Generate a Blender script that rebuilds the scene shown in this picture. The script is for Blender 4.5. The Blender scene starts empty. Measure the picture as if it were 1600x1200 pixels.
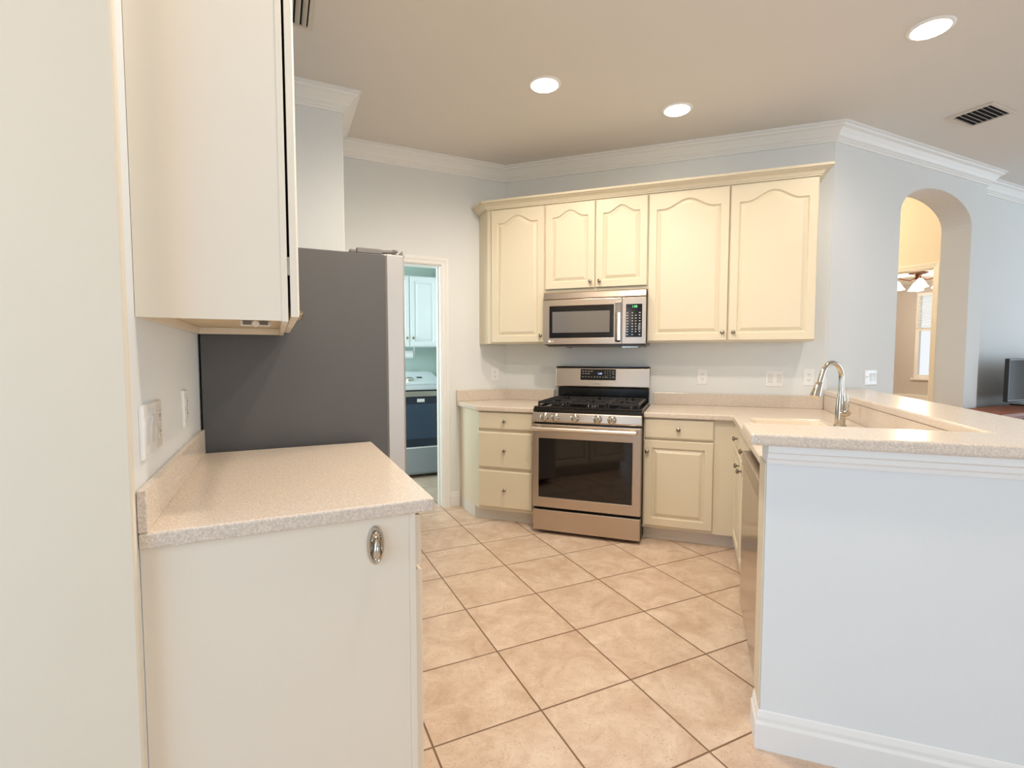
import bpy, bmesh, math, random
from mathutils import Vector, Matrix
random.seed(7)
scn = bpy.context.scene
COL = scn.collection
PI = math.pi
S2 = 2 ** -.5

# ------------------------------------------------------------------ camera
cam_d = bpy.data.cameras.new('camera')
cam = bpy.data.objects.new('camera', cam_d)
COL.objects.link(cam)
cam_d.sensor_fit = 'HORIZONTAL'
cam_d.sensor_width = 36.0
cam_d.lens = 782.77 / 1600 * 36.0
cam_d.clip_start = 0.02
cam_d.clip_end = 200
cam.location = (0, 0, 1.30)
cam.rotation_euler = (math.radians(90 - 3.227), 0, math.radians(-25.215))
scn.camera = cam

# ------------------------------------------------------------------ colour management, world
scn.view_settings.view_transform = 'Standard'
scn.view_settings.look = 'None'
scn.view_settings.exposure = 0.37
scn.view_settings.gamma = 1.0
scn.view_settings.use_curve_mapping = False
scn.render.film_transparent = False
world = bpy.data.worlds.new('world')
scn.world = world
world.use_nodes = True
bgn = world.node_tree.nodes['Background']
bgn.inputs[0].default_value = (0.92, 0.96, 1.0, 1)
bgn.inputs[1].default_value = 0.95


def area(name, loc, rot, sx, sy, power, col):
    l = bpy.data.lights.new(name, 'AREA')
    l.shape = 'RECTANGLE'
    l.size, l.size_y = sx, sy
    l.energy = power
    l.color = col
    o = bpy.data.objects.new(name, l)
    o.location = loc
    o.rotation_euler = [math.radians(a) for a in rot]
    COL.objects.link(o)
    return o


COOL = (0.62, 0.82, 1.0)
# daylight entering through the openings of the family room behind and to the right
area('daylight_rear', (2.0, -4.52, 1.25), (90, 0, 0), 4.2, 2.3, 33, (0.90, 0.96, 1.0))
area('daylight_right', (9.62, -0.8, 1.35), (90, 0, 90), 3.2, 2.1, 85, COOL)
area('cool_fill_left', (-2.62, 0.1, 1.35), (90, 0, -90), 2.0, 1.9, 40, (0.26, 0.60, 1.0))  # unseen cool fill, added to light the peninsula end
# daylight in the laundry room and the dining room
area('daylight_laundry', (-0.52, 5.1, 1.5), (90, 0, -90), 1.2, 1.4, 34, (0.76, 0.94, 1.0))

WARM = (1.0, 0.88, 0.73)


def spot(name, loc, power, col=WARM, angle=172, blend=0.6, r=0.07):
    l = bpy.data.lights.new(name, 'SPOT')
    l.energy = power
    l.color = col
    l.spot_size = math.radians(angle)
    l.spot_blend = blend
    l.shadow_soft_size = r
    o = bpy.data.objects.new(name, l)
    o.location = loc
    COL.objects.link(o)
    return o


CEIL = 2.93
DOWN_W = 50

# ------------------------------------------------------------------ materials


def srgb(r, g, b):
    def f(c):
        c /= 255.0
        return c / 12.92 if c <= 0.04045 else ((c + 0.055) / 1.055) ** 2.4
    return (f(r), f(g), f(b), 1.0)


def mat(name, col, rough=0.5, metal=0.0, noise=0.0, nscale=8.0, bump=0.0, bscale=60.0, emit=None,
        estr=0.0, stretch=None, spec=None, coat=0.0):
    m = bpy.data.materials.new(name)
    m.use_nodes = True
    nt = m.node_tree
    p = nt.nodes['Principled BSDF']
    c = srgb(*col)
    p.inputs['Base Color'].default_value = c
    p.inputs['Roughness'].default_value = rough
    p.inputs['Metallic'].default_value = metal
    if spec is not None:
        p.inputs['Specular IOR Level'].default_value = spec
    if coat:
        p.inputs['Coat Weight'].default_value = coat
        p.inputs['Coat Roughness'].default_value = 0.08
    tc = nt.nodes.new('ShaderNodeTexCoord')
    vec = tc.outputs['Object']
    if stretch:
        mp = nt.nodes.new('ShaderNodeMapping')
        mp.inputs['Scale'].default_value = stretch
        nt.links.new(vec, mp.inputs[0])
        vec = mp.outputs[0]
    if noise:
        n = nt.nodes.new('ShaderNodeTexNoise')
        n.inputs['Scale'].default_value = nscale
        n.inputs['Detail'].default_value = 4
        nt.links.new(vec, n.inputs['Vector'])
        mx = nt.nodes.new('ShaderNodeMix')
        mx.data_type = 'RGBA'
        mx.inputs[6].default_value = [max(0, k * (1 - noise)) for k in c[:3]] + [1]
        mx.inputs[7].default_value = [min(1, k * (1 + noise)) for k in c[:3]] + [1]
        nt.links.new(n.outputs['Fac'], mx.inputs[0])
        nt.links.new(mx.outputs[2], p.inputs['Base Color'])
    if bump:
        n2 = nt.nodes.new('ShaderNodeTexNoise')
        n2.inputs['Scale'].default_value = bscale
        n2.inputs['Detail'].default_value = 3
        nt.links.new(vec, n2.inputs['Vector'])
        b = nt.nodes.new('ShaderNodeBump')
        b.inputs['Strength'].default_value = bump
        b.inputs['Distance'].default_value = 0.004
        nt.links.new(n2.outputs['Fac'], b.inputs['Height'])
        nt.links.new(b.outputs[0], p.inputs['Normal'])
    if emit:
        p.inputs['Emission Color'].default_value = srgb(*emit)
        p.inputs['Emission Strength'].default_value = estr
    return m


WALL = mat('wall_paint', (230, 232, 231), 0.85, noise=0.012, nscale=3, bump=0.12, bscale=45)
WALLB = mat('warm_lit_wall_paint', (232, 220, 199), 0.85, noise=0.012, nscale=3, bump=0.12, bscale=45)  # warm light on the near-left wall is put into this colour
CEILM = mat('ceiling_paint', (224, 219, 212), 0.9, bump=0.1, bscale=60)
TRIM = mat('trim_paint', (238, 237, 233), 0.45)
CAB = mat('cabinet_paint', (224, 212, 187), 0.38, noise=0.02, nscale=2.5)
CABL = mat('cabinet_paint_pale', (236, 225, 207), 0.42, noise=0.025, nscale=2.5)
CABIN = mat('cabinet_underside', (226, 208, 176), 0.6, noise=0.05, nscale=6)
TOE = mat('toe_kick_paint', (222, 214, 203), 0.55)
LAUN = mat('laundry_cabinet_paint', (238, 242, 242), 0.4)
LAUNW = mat('laundry_wall_paint', (205, 222, 214), 0.85)
STEEL = mat('brushed_steel', (196, 183, 170), 0.30, 1.0, noise=0.05, nscale=30, bump=0.05, bscale=40, stretch=(0.6, 0.6, 14))
STEELD = mat('satin_steel', (176, 166, 156), 0.16, 1.0, noise=0.04, nscale=30)
FSTEEL = mat('fridge_door_side', (190, 186, 182), 0.42, 0.7, noise=0.03, nscale=3)
CHROME = mat('polished_nickel', (205, 198, 186), 0.12, 1.0)
NICKEL = mat('satin_nickel_knob', (158, 146, 130), 0.25, 1.0)
BLACK = mat('black_enamel', (16, 15, 15), 0.16)
BLACKM = mat('cast_iron', (34, 32, 32), 0.5, bump=0.1, bscale=300)
GAP = mat('dark_gap', (12, 11, 10), 0.8)
GLASSB = mat('black_oven_glass', (12, 7, 6), 0.04, spec=0.6)
GLASSM = mat('microwave_window_mesh', (112, 108, 105), 0.08, spec=0.6, noise=0.04, nscale=900)
GLASSF = mat('microwave_black_glass', (16, 15, 17), 0.12, spec=0.3)
FRIDGE = mat('fridge_grey_side', (90, 89, 89), 0.5, noise=0.10, nscale=2.2, bump=0.06, bscale=250, stretch=(2.2, 2.2, 0.7))
GREYP = mat('grey_plastic', (122, 119, 117), 0.5)
PLASTIC = mat('white_plastic', (243, 242, 240), 0.32)
PLASTICD = mat('outlet_slot', (70, 66, 62), 0.6)
ROCKER = mat('rocker_plastic', (226, 225, 222), 0.35)
ALMOND = mat('almond_plastic', (226, 219, 207), 0.4)
SINKM = mat('sink_solid_surface', (238, 224, 204), 0.25)
BROWN = mat('bronze_fixture', (92, 56, 34), 0.35, 0.6)
WASHG = mat('washer_grey', (150, 158, 164), 0.4)
WASHW = mat('washer_top_white', (226, 232, 236), 0.3)
WASHD = mat('washer_dark_glass', (30, 40, 56), 0.12)
TVM = mat('tv_black', (40, 39, 38), 0.3)
PAPER = mat('paper_towel', (245, 246, 246), 0.95, bump=0.3, bscale=120)
WOOD = mat('reddish_wood', (140, 74, 34), 0.5, noise=0.35, nscale=5, stretch=(1, 9, 9))
MARK = mat('panel_print', (196, 192, 186), 0.5)
LOGO = mat('logo_white', (250, 250, 250), 0.6)
LOGOG = mat('logo_grey', (120, 108, 96), 0.4)
DISPG = mat('display_green', (40, 120, 60), 0.5, emit=(110, 235, 140), estr=1.6)
DISPB = mat('display_blue', (60, 90, 160), 0.5, emit=(165, 195, 255), estr=1.6)
LAMP = mat('lamp_lens', (255, 246, 230), 0.4, emit=(255, 240, 214), estr=9.0)
SHADE = mat('lit_glass_shade', (255, 246, 232), 0.4, emit=(255, 240, 214), estr=2.6)
BLIND = mat('window_blind', (236, 240, 242), 0.6)
HALLW = mat('hall_wall_paint', (233, 226, 212), 0.85)
DINW = mat('dining_wall_paint', (196, 190, 186), 0.85)
SKYM = mat('outdoor_view', (230, 240, 250), 0.9)


def stone(name, base, lo, hi):
    m = bpy.data.materials.new(name)
    m.use_nodes = True
    nt = m.node_tree
    p = nt.nodes['Principled BSDF']
    p.inputs['Roughness'].default_value = 0.2
    tc = nt.nodes.new('ShaderNodeTexCoord')
    n = nt.nodes.new('ShaderNodeTexNoise')
    n.inputs['Scale'].default_value = 190
    n.inputs['Detail'].default_value = 3
    v = nt.nodes.new('ShaderNodeTexVoronoi')
    v.inputs['Scale'].default_value = 130
    nt.links.new(tc.outputs['Object'], n.inputs['Vector'])
    nt.links.new(tc.outputs['Object'], v.inputs['Vector'])
    r = nt.nodes.new('ShaderNodeValToRGB')
    e = r.color_ramp.elements
    e[0].position, e[0].color = 0.36, srgb(*lo)
    e[1].position, e[1].color = 0.64, srgb(*base)
    nt.links.new(n.outputs['Fac'], r.inputs[0])
    r2 = nt.nodes.new('ShaderNodeValToRGB')
    e = r2.color_ramp.elements
    e[0].position, e[0].color = 0.14, (1, 1, 1, 1)
    e[1].position, e[1].color = 0.26, (0, 0, 0, 1)
    nt.links.new(v.outputs['Distance'], r2.inputs[0])
    mx = nt.nodes.new('ShaderNodeMix')
    mx.data_type = 'RGBA'
    mx.inputs[7].default_value = srgb(*hi)
    nt.links.new(r2.outputs[0], mx.inputs[0])
    nt.links.new(r.outputs[0], mx.inputs[6])
    nt.links.new(mx.outputs[2], p.inputs['Base Color'])
    return m


STONE = stone('speckled_solid_surface', (228, 213, 196), (206, 192, 178), (240, 230, 216))

TX, TY, TPX, TPY = 0.851, 1.5555, 0.4085, 0.405


def floor_mat():
    m = bpy.data.materials.new('beige_ceramic_tile')
    m.use_nodes = True
    nt = m.node_tree
    N, L = nt.nodes, nt.links
    p = N['Principled BSDF']
    tc = N.new('ShaderNodeTexCoord')
    sp = N.new('ShaderNodeSeparateXYZ')
    L.new(tc.outputs['Object'], sp.inputs[0])

    def math_(op, a, b=None, c=None):
        n = N.new('ShaderNodeMath')
        n.operation = op
        for i, q in enumerate((a, b, c)):
            if q is None:
                continue
            if isinstance(q, (int, float)):
                n.inputs[i].default_value = q
            else:
                L.new(q, n.inputs[i])
        return n.outputs[0]
    gx = math_('DIVIDE', math_('SUBTRACT', sp.outputs[0], TX), TPX)
    gy = math_('DIVIDE', math_('SUBTRACT', sp.outputs[1], TY), TPY)
    ix, iy = math_('FLOOR', gx), math_('FLOOR', gy)
    fx, fy = math_('FRACT', gx), math_('FRACT', gy)
    ex = math_('MULTIPLY', math_('MINIMUM', fx, math_('SUBTRACT', 1.0, fx)), TPX)
    ey = math_('MULTIPLY', math_('MINIMUM', fy, math_('SUBTRACT', 1.0, fy)), TPY)
    d = math_('MINIMUM', ex, ey)
    mr = N.new('ShaderNodeMapRange')
    mr.inputs['From Min'].default_value = 0.0022
    mr.inputs['From Max'].default_value = 0.0046
    L.new(d, mr.inputs['Value'])
    cv = N.new('ShaderNodeCombineXYZ')
    L.new(math_('MULTIPLY', ix, 3.17), cv.inputs[0])
    L.new(math_('MULTIPLY', iy, 5.31), cv.inputs[1])
    off = N.new('ShaderNodeVectorMath')
    L.new(tc.outputs['Object'], off.inputs[0])
    L.new(cv.outputs[0], off.inputs[1])
    n1 = N.new('ShaderNodeTexNoise')
    n1.inputs['Scale'].default_value = 6
    n1.inputs['Detail'].default_value = 8
    n1.inputs['Roughness'].default_value = 0.65
    n1.inputs['Distortion'].default_value = 0.8
    L.new(off.outputs[0], n1.inputs['Vector'])
    r = N.new('ShaderNodeValToRGB')
    e = r.color_ramp.elements
    e[0].position, e[0].color = 0.30, srgb(196, 166, 142)
    e[1].position, e[1].color = 0.70, srgb(228, 207, 187)
    L.new(n1.outputs['Fac'], r.inputs[0])
    # thin curling veins
    n2 = N.new('ShaderNodeTexNoise')
    n2.inputs['Scale'].default_value = 34
    n2.inputs['Detail'].default_value = 2
    n2.inputs['Distortion'].default_value = 3.0
    L.new(off.outputs[0], n2.inputs['Vector'])
    vein = math_('ABSOLUTE', math_('SUBTRACT', n2.outputs['Fac'], 0.5))
    mv = N.new('ShaderNodeMapRange')
    mv.inputs['From Min'].default_value = 0.0
    mv.inputs['From Max'].default_value = 0.03
    mv.inputs['To Min'].default_value = 0.6
    mv.inputs['To Max'].default_value = 0.0
    L.new(vein, mv.inputs['Value'])
    n3 = N.new('ShaderNodeTexNoise')
    n3.inputs['Scale'].default_value = 24
    L.new(off.outputs[0], n3.inputs['Vector'])
    vm = math_('MULTIPLY', mv.outputs[0], math_('GREATER_THAN', n3.outputs['Fac'], 0.47))
    m1 = N.new('ShaderNodeMix')
    m1.data_type = 'RGBA'
    m1.inputs[7].default_value = srgb(164, 122, 92)
    L.new(vm, m1.inputs[0])
    L.new(r.outputs[0], m1.inputs[6])
    m2 = N.new('ShaderNodeMix')
    m2.data_type = 'RGBA'
    m2.inputs[6].default_value = srgb(122, 92, 66)
    L.new(mr.outputs[0], m2.inputs[0])
    L.new(m1.outputs[2], m2.inputs[7])
    L.new(m2.outputs[2], p.inputs['Base Color'])
    p.inputs['Roughness'].default_value = 0.36
    b = N.new('ShaderNodeBump')
    b.inputs['Strength'].default_value = 0.5
    b.inputs['Distance'].default_value = 0.002
    L.new(mr.outputs[0], b.inputs['Height'])
    L.new(b.outputs[0], p.inputs['Normal'])
    return m


FLOORM = floor_mat()

# ------------------------------------------------------------------ mesh builder


class MB:
    def __init__(self):
        self.bm = bmesh.new()

    def face(self, pts):
        vs = [self.bm.verts.new(p) for p in pts]
        return self.bm.faces.new(vs)

    def box(self, x0, x1, y0, y1, z0, z1):
        x0, x1 = min(x0, x1), max(x0, x1)
        y0, y1 = min(y0, y1), max(y0, y1)
        z0, z1 = min(z0, z1), max(z0, z1)
        return self.prism([(x0, y0), (x1, y0), (x1, y1), (x0, y1)], z0, z1)

    def prism(self, poly, z0, z1):
        b = [self.bm.verts.new((p[0], p[1], z0)) for p in poly]
        t = [self.bm.verts.new((p[0], p[1], z1)) for p in poly]
        n = len(poly)
        self.bm.faces.new(b[::-1])
        self.bm.faces.new(t)
        for i in range(n):
            j = (i + 1) % n
            self.bm.faces.new((b[i], b[j], t[j], t[i]))
        return self

    def loops(self, loops, cap0=True, cap1=True, closed=True):
        vl = [[self.bm.verts.new(p) for p in l] for l in loops]
        n = len(vl[0])
        for a, b in zip(vl, vl[1:]):
            for i in range(n if closed else n - 1):
                j = (i + 1) % n
                try:
                    self.bm.faces.new((a[i], a[j], b[j], b[i]))
                except ValueError:
                    pass
        if cap0:
            self.bm.faces.new(vl[0][::-1])
        if cap1:
            self.bm.faces.new(vl[-1])
        return self

    def lathe(self, c, axis, prof, n=16):
        """prof = [(dist along axis, radius)], axis a unit Vector"""
        a = Vector(axis).normalized()
        h = Vector((0, 0, 1)) if abs(a.z) < 0.9 else Vector((1, 0, 0))
        e1 = a.cross(h).normalized()
        e2 = a.cross(e1)
        c = Vector(c)
        ls = []
        for d, r in prof:
            r = max(r, 1e-4)
            ls.append([c + a * d + e1 * r * math.cos(2 * PI * k / n) + e2 * r * math.sin(2 * PI * k / n)
                       for k in range(n)])
        return self.loops(ls)

    def tube(self, pts, rad, n=12):
        pts = [Vector(p) for p in pts]
        rs = rad if isinstance(rad, (list, tuple)) else [rad] * len(pts)
        ls = []
        prev = None
        for i, p in enumerate(pts):
            t = (pts[min(i + 1, len(pts) - 1)] - pts[max(i - 1, 0)]).normalized()
            if prev is None:
                h = Vector((0, 0, 1)) if abs(t.z) < 0.9 else Vector((1, 0, 0))
                e1 = t.cross(h).normalized()
            else:
                e1 = (prev - t * prev.dot(t)).normalized()
            prev = e1
            e2 = t.cross(e1)
            ls.append([p + e1 * rs[i] * math.cos(2 * PI * k / n) + e2 * rs[i] * math.sin(2 * PI * k / n)
                       for k in range(n)])
        return self.loops(ls)

    def grid(self, xs, ys, inc, z0, z1):
        """solid of grid cells; inc(i,j) tells whether a cell is filled"""
        nx, ny = len(xs), len(ys)
        V = {}

        def v(i, j, k):
            if (i, j, k) not in V:
                V[(i, j, k)] = self.bm.verts.new((xs[i], ys[j], (z0, z1)[k]))
            return V[(i, j, k)]

        def f(i, j):
            return 0 <= i < nx - 1 and 0 <= j < ny - 1 and inc(i, j)
        for i in range(nx - 1):
            for j in range(ny - 1):
                if not f(i, j):
                    continue
                self.bm.faces.new((v(i, j, 1), v(i + 1, j, 1), v(i + 1, j + 1, 1), v(i, j + 1, 1)))
                self.bm.faces.new((v(i, j + 1, 0), v(i + 1, j + 1, 0), v(i + 1, j, 0), v(i, j, 0)))
                for di, dj, a, b in ((-1, 0, (i, j + 1), (i, j)), (1, 0, (i + 1, j), (i + 1, j + 1)),
                                     (0, -1, (i, j), (i + 1, j)), (0, 1, (i + 1, j + 1), (i, j + 1))):
                    if not f(i + di, j + dj):
                        self.bm.faces.new((v(*a, 0), v(*b, 0), v(*b, 1), v(*a, 1)))
        return self


def make(name, mb, m, parent=None, origin=(0, 0, 0), bevel=0.0, smooth=False, seg=2, ang=35):
    bm = mb.bm
    bmesh.ops.recalc_face_normals(bm, faces=bm.faces[:])
    o3 = Vector(origin)
    for v in bm.verts:
        v.co -= o3
    me = bpy.data.meshes.new(name)
    bm.to_mesh(me)
    bm.free()
    me.materials.append(m)
    if smooth:
        for p in me.polygons:
            p.use_smooth = True
    ob = bpy.data.objects.new(name, me)
    COL.objects.link(ob)
    if parent is not None:
        ob.parent = parent
    if bevel:
        b = ob.modifiers.new('bevel', 'BEVEL')
        b.width = bevel
        b.segments = seg
        b.limit_method = 'ANGLE'
        b.angle_limit = math.radians(ang)
        b.harden_normals = False
    if smooth and not bevel:
        try:
            me.set_sharp_from_angle(angle=math.radians(40))
        except Exception:
            pass
    return ob


ROT = {'W': 0.0, 'D': -PI / 4}


def wpos(frame, p):
    if frame == 'W':
        return Vector(p)
    u, v, z = p
    return Vector((u * S2 + v * S2, -u * S2 + v * S2, z))


def settag(o, label, cat, group):
    o['label'] = label
    o['category'] = cat
    if group:
        o['group'] = group


class Thing:
    """Empty at the base of a thing; part meshes are written in the frame's own coordinates
    (W: world x,y,z; D: u along the range wall, v towards it, z up)."""

    def __init__(self, name, label, cat, frame, origin, group=None):
        self.frame, self.origin = frame, origin
        self.e = bpy.data.objects.new(name, None)
        self.e.empty_display_size = 0.1
        COL.objects.link(self.e)
        self.e.location = wpos(frame, origin)
        self.e.rotation_euler = (0, 0, ROT[frame])
        settag(self.e, label, cat, group)

    def part(self, name, mb, m, parent=None, **k):
        return make(name, mb, m, parent or self.e, self.origin, **k)


def solo(name, label, cat, frame, origin, mb, m, group=None, **k):
    o = make(name, mb, m, None, origin, **k)
    o.location = wpos(frame, origin)
    o.rotation_euler = (0, 0, ROT[frame])
    settag(o, label, cat, group)
    return o


def struct(name, mb, m, frame='W', **k):
    o = make(name, mb, m, None, (0, 0, 0), **k)
    o.rotation_euler = (0, 0, ROT[frame])
    o['kind'] = 'structure'
    return o


def sweep(mb, path, prof, closed_profile=True):
    """extrude prof [(offset to the right of the path, z)] along an xy path with mitred corners"""
    pts = [Vector((p[0], p[1])) for p in path]
    n = len(pts)
    loops = []
    for i in range(n):
        d0 = (pts[i] - pts[i - 1]).normalized() if i > 0 else None
        d1 = (pts[i + 1] - pts[i]).normalized() if i < n - 1 else None
        d0 = d0 or d1
        d1 = d1 or d0
        n0 = Vector((d0.y, -d0.x))
        n1 = Vector((d1.y, -d1.x))
        mvec = (n0 + n1) / (1 + n0.dot(n1))
        loops.append([(pts[i].x + mvec.x * o, pts[i].y + mvec.y * o, z) for o, z in prof])
    mb.loops(loops)
    return mb


def text_mesh(txt, size):
    c = bpy.data.curves.new('t', 'FONT')
    c.body = txt
    c.size = size
    c.align_x = 'CENTER'
    c.align_y = 'CENTER'
    c.extrude = 0.0003
    o = bpy.data.objects.new('t', c)
    COL.objects.link(o)
    dg = bpy.context.evaluated_depsgraph_get()
    dg.update()
    me = bpy.data.meshes.new_from_object(o.evaluated_get(dg))
    bpy.data.objects.remove(o)
    return me


def add_text(mb, txt, size, c, ax, up, out=None):
    """letters centred on c, running along ax, upright along up"""
    me = text_mesh(txt, size)
    a, u = Vector(ax), Vector(up)
    w = a.cross(u)
    vs = [mb.bm.verts.new(Vector(c) + a * v.co.x + u * v.co.y + w * v.co.z) for v in me.vertices]
    for p in me.polygons:
        try:
            mb.bm.faces.new([vs[i] for i in p.vertices])
        except ValueError:
            pass
    bpy.data.meshes.remove(me)
    return mb


# ------------------------------------------------------------------ structure
VB = 4.21          # v of the range wall
YD = 4.09          # y of the wall with the doorway
XL = -0.283        # x of the left wall
YA = 2.323         # y of the arch wall
CA = (VB / S2 - YD, YD)            # concave corner between doorway wall and range wall
CB = (VB / S2 - YA, YA)            # convex corner between range wall and arch wall

mb = MB().box(-2.6, 10.2, -4.6, 6.4, -0.06, 0.0)
struct('floor', mb, FLOORM)
mb = MB().prism([(-2.6, -4.6), (10.2, -4.6), (10.2, 2.50), (3.56, 2.50), (1.97, 4.09), (1.97, 6.4), (-2.6, 6.4)], CEIL, CEIL + 0.08)
struct('ceiling', mb, CEILM)
HC = 3.5
struct('ceiling_hall', MB().box(2.3, 10.2, 2.45, 6.4, HC, HC + 0.08), CEILM)
struct('wall_hall_front', MB().box(2.3, 9.6, 2.45, 2.55, CEIL + 0.081, HC), WALL)
struct('wall_hall_left', MB().box(2.3, 2.4, 3.75, 6.2, 0, HC), WALL)

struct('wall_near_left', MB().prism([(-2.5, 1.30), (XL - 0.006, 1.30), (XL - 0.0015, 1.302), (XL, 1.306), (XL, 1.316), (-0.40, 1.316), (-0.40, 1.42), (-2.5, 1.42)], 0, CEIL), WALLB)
struct('wall_left', MB().box(-0.40, XL, 1.316, 3.375, 0, CEIL), WALL)
struct('wall_fridge_end', MB().box(-0.40, 0.415, 3.375, 4.21, 0, CEIL), WALL, bevel=0.005, seg=3)
# wall with the doorway
DX0, DX1, DZ = 0.50, 1.280, 2.065
mb = MB()
mb.grid([0.415, DX0, DX1, CA[0] + 0.06], [0, DZ, CEIL], lambda i, j: not (i == 1 and j == 0), 4.09, 4.21)
for v in mb.bm.verts:
    v.co = Vector((v.co.x, v.co.z, v.co.y))
struct('wall_doorway', mb, WALL)
# range wall (45 degrees)
ub0 = (CA[0] - CA[1]) * S2
ub1 = (CB[0] - CB[1]) * S2
struct('wall_range', MB().box(ub0 - 0.15, ub1 - 0.002, VB, VB + 0.11, 0, HC), WALL, 'D')
# arch wall
AX0, AX1, AZ, AR = 4.470, 5.555, 2.43, 0.245
AW1, AY1 = 5.790, 2.545


def arch_wall():
    mb = MB()
    n = 24
    xs = [AX0 + (AX1 - AX0) * (0.5 - 0.5 * math.cos(PI * k / n)) for k in range(n + 1)]
    cx, hw = (AX0 + AX1) / 2, (AX1 - AX0) / 2
    zs = [AZ + AR * math.sqrt(max(0, 1 - ((x - cx) / hw) ** 2)) for x in xs]
    x0 = CB[0]
    outline = [(x0, 0), (AX0, 0)] + list(zip(xs, zs)) + [(AX1, 0), (AW1, 0), (AW1, CEIL)]
    # strips: front/back faces by columns
    for y, flip in ((YA, 0), (AY1, 1)):
        mb.face([(x0, y, 0), (AX0, y, 0), (AX0, y, zs[0]), (AX0, y, CEIL), (x0, y, CEIL)])
        mb.face([(AX1, y, 0), (AW1, y, 0), (AW1, y, CEIL), (AX1, y, CEIL), (AX1, y, zs[-1])])
        for a in range(n):
            mb.face([(xs[a], y, zs[a]), (xs[a + 1], y, zs[a + 1]), (xs[a + 1], y, CEIL), (xs[a], y, CEIL)])
    for a in range(n):
        mb.face([(xs[a], YA, zs[a]), (xs[a + 1], YA, zs[a + 1]), (xs[a + 1], AY1, zs[a + 1]), (xs[a], AY1, zs[a])])
    mb.face([(AX0, YA, 0), (AX0, AY1, 0), (AX0, AY1, zs[0]), (AX0, YA, zs[0])])
    mb.face([(AX1, YA, 0), (AX1, AY1, 0), (AX1, AY1, zs[-1]), (AX1, YA, zs[-1])])
    mb.face([(AW1, YA, 0), (AW1, AY1, 0), (AW1, AY1, CEIL), (AW1, YA, CEIL)])
    mb.face([(x0, YA, 0), (x0, AY1, 0), (x0, AY1, CEIL), (x0, YA, CEIL)])
    bmesh.ops.remove_doubles(mb.bm, verts=mb.bm.verts[:], dist=1e-4)
    return mb


struct('wall_arch', arch_wall(), WALL)
YR = 2.455
struct('wall_family_room', MB().box(AW1, 9.6, YR, YR + 0.10, 0, CEIL), WALL)


def wall_hole(axis, c0, c1, a0, a1, h0, h1, z0, z1, top=CEIL):
    """wall slab with one rectangular opening; axis 'x': runs along x at y c0..c1"""
    mb = MB()
    mb.grid([a0, h0, h1, a1], [0, z0, z1, top], lambda i, j: not (i == 1 and j == 1), c0, c1)
    for v in mb.bm.verts:
        a, z, c = v.co
        v.co = Vector((a, c, z)) if axis == 'x' else Vector((c, a, z))
    return mb


struct('wall_rear', wall_hole('x', -4.5, -4.4, -2.5, 9.6, -0.1, 4.1, 0.1, 2.4), WALL)
struct('wall_right', wall_hole('y', 9.5, 9.6, -4.4, YR, -2.4, 0.8, 0.3, 2.4), WALL)
struct('wall_near_side', wall_hole('y', -2.6, -2.5, -4.4, 1.42, -0.9, 1.1, 0.4, 2.3), WALL)  # opening added to let the cool fill in
# laundry room
struct('wall_laundry_left', wall_hole('y', -0.50, -0.40, 4.21, 6.05, 4.5, 5.7, 0.8, 2.2), LAUNW)
struct('wall_laundry_back', MB().box(-0.40, 2.12, 5.95, 6.05, 0, CEIL), LAUNW)
struct('wall_laundry_right', MB().box(2.02, 2.12, 4.23, 5.95, 0, CEIL), LAUNW)
# hall and dining room beyond the arch
HX = 6.5
struct('wall_hall_back', MB().box(2.3, 6.5, 6.2, 6.3, 0, HC), HALLW)
mb = MB()
mb.grid([2.56, 3.03, 5.6, 6.2], [0, 2.25, HC], lambda i, j: not (i == 1 and j == 0), HX, HX + 0.12)
for v in mb.bm.verts:
    v.co = Vector((v.co.z, v.co.x, v.co.y))
struct('wall_hall_right', mb, HALLW)
DFX = 9.4
struct('wall_dining', wall_hole('y', DFX, DFX + 0.1, 2.56, 6.3, 3.75, 4.60, 0.94, 2.31), DINW)
struct('ceiling_dining', MB().box(HX + 0.12, DFX, 2.56, 6.3, 2.46, 2.52), TRIM)
struct('wall_dining_side', MB().box(HX + 0.12, DFX + 0.1, 6.2, 6.3, 0, 2.46), DINW)

# trim: crown, baseboards, casings
crown = [(0.0, 2.815), (0.012, 2.815), (0.016, 2.828), (0.022, 2.832), (0.024, 2.842), (0.034, 2.850),
         (0.046, 2.868), (0.066, 2.892), (0.084, 2.902), (0.088, 2.912), (0.100, 2.914), (0.100, CEIL), (0.0, CEIL)]
path = [(XL, 1.32), (XL, 3.375), (0.415, 3.375), (0.415, YD), CA, CB, (AW1, YA), (AW1, YR), (9.4, YR)]
struct('trim_1', sweep(MB(), path, crown), TRIM)
casing = [(0.0, 0.0), (0.010, 0.0), (0.016, 0.008), (0.018, 0.030), (0.022, 0.036), (0.024, 0.056), (0.018, 0.064), (0.0, 0.064)]


def casing_frame(x0, x1, zt, ymap):
    mb = MB()
    L = []
    for (px, pz, sx, sz) in ((x0, 0, -1, 0), (x0, zt, -1, 1), (x1, zt, 1, 1), (x1, 0, 1, 0)):
        L.append([ymap(px + sx * w, pz + sz * w, d) for d, w in casing])
    mb.loops(L)
    return mb


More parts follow.
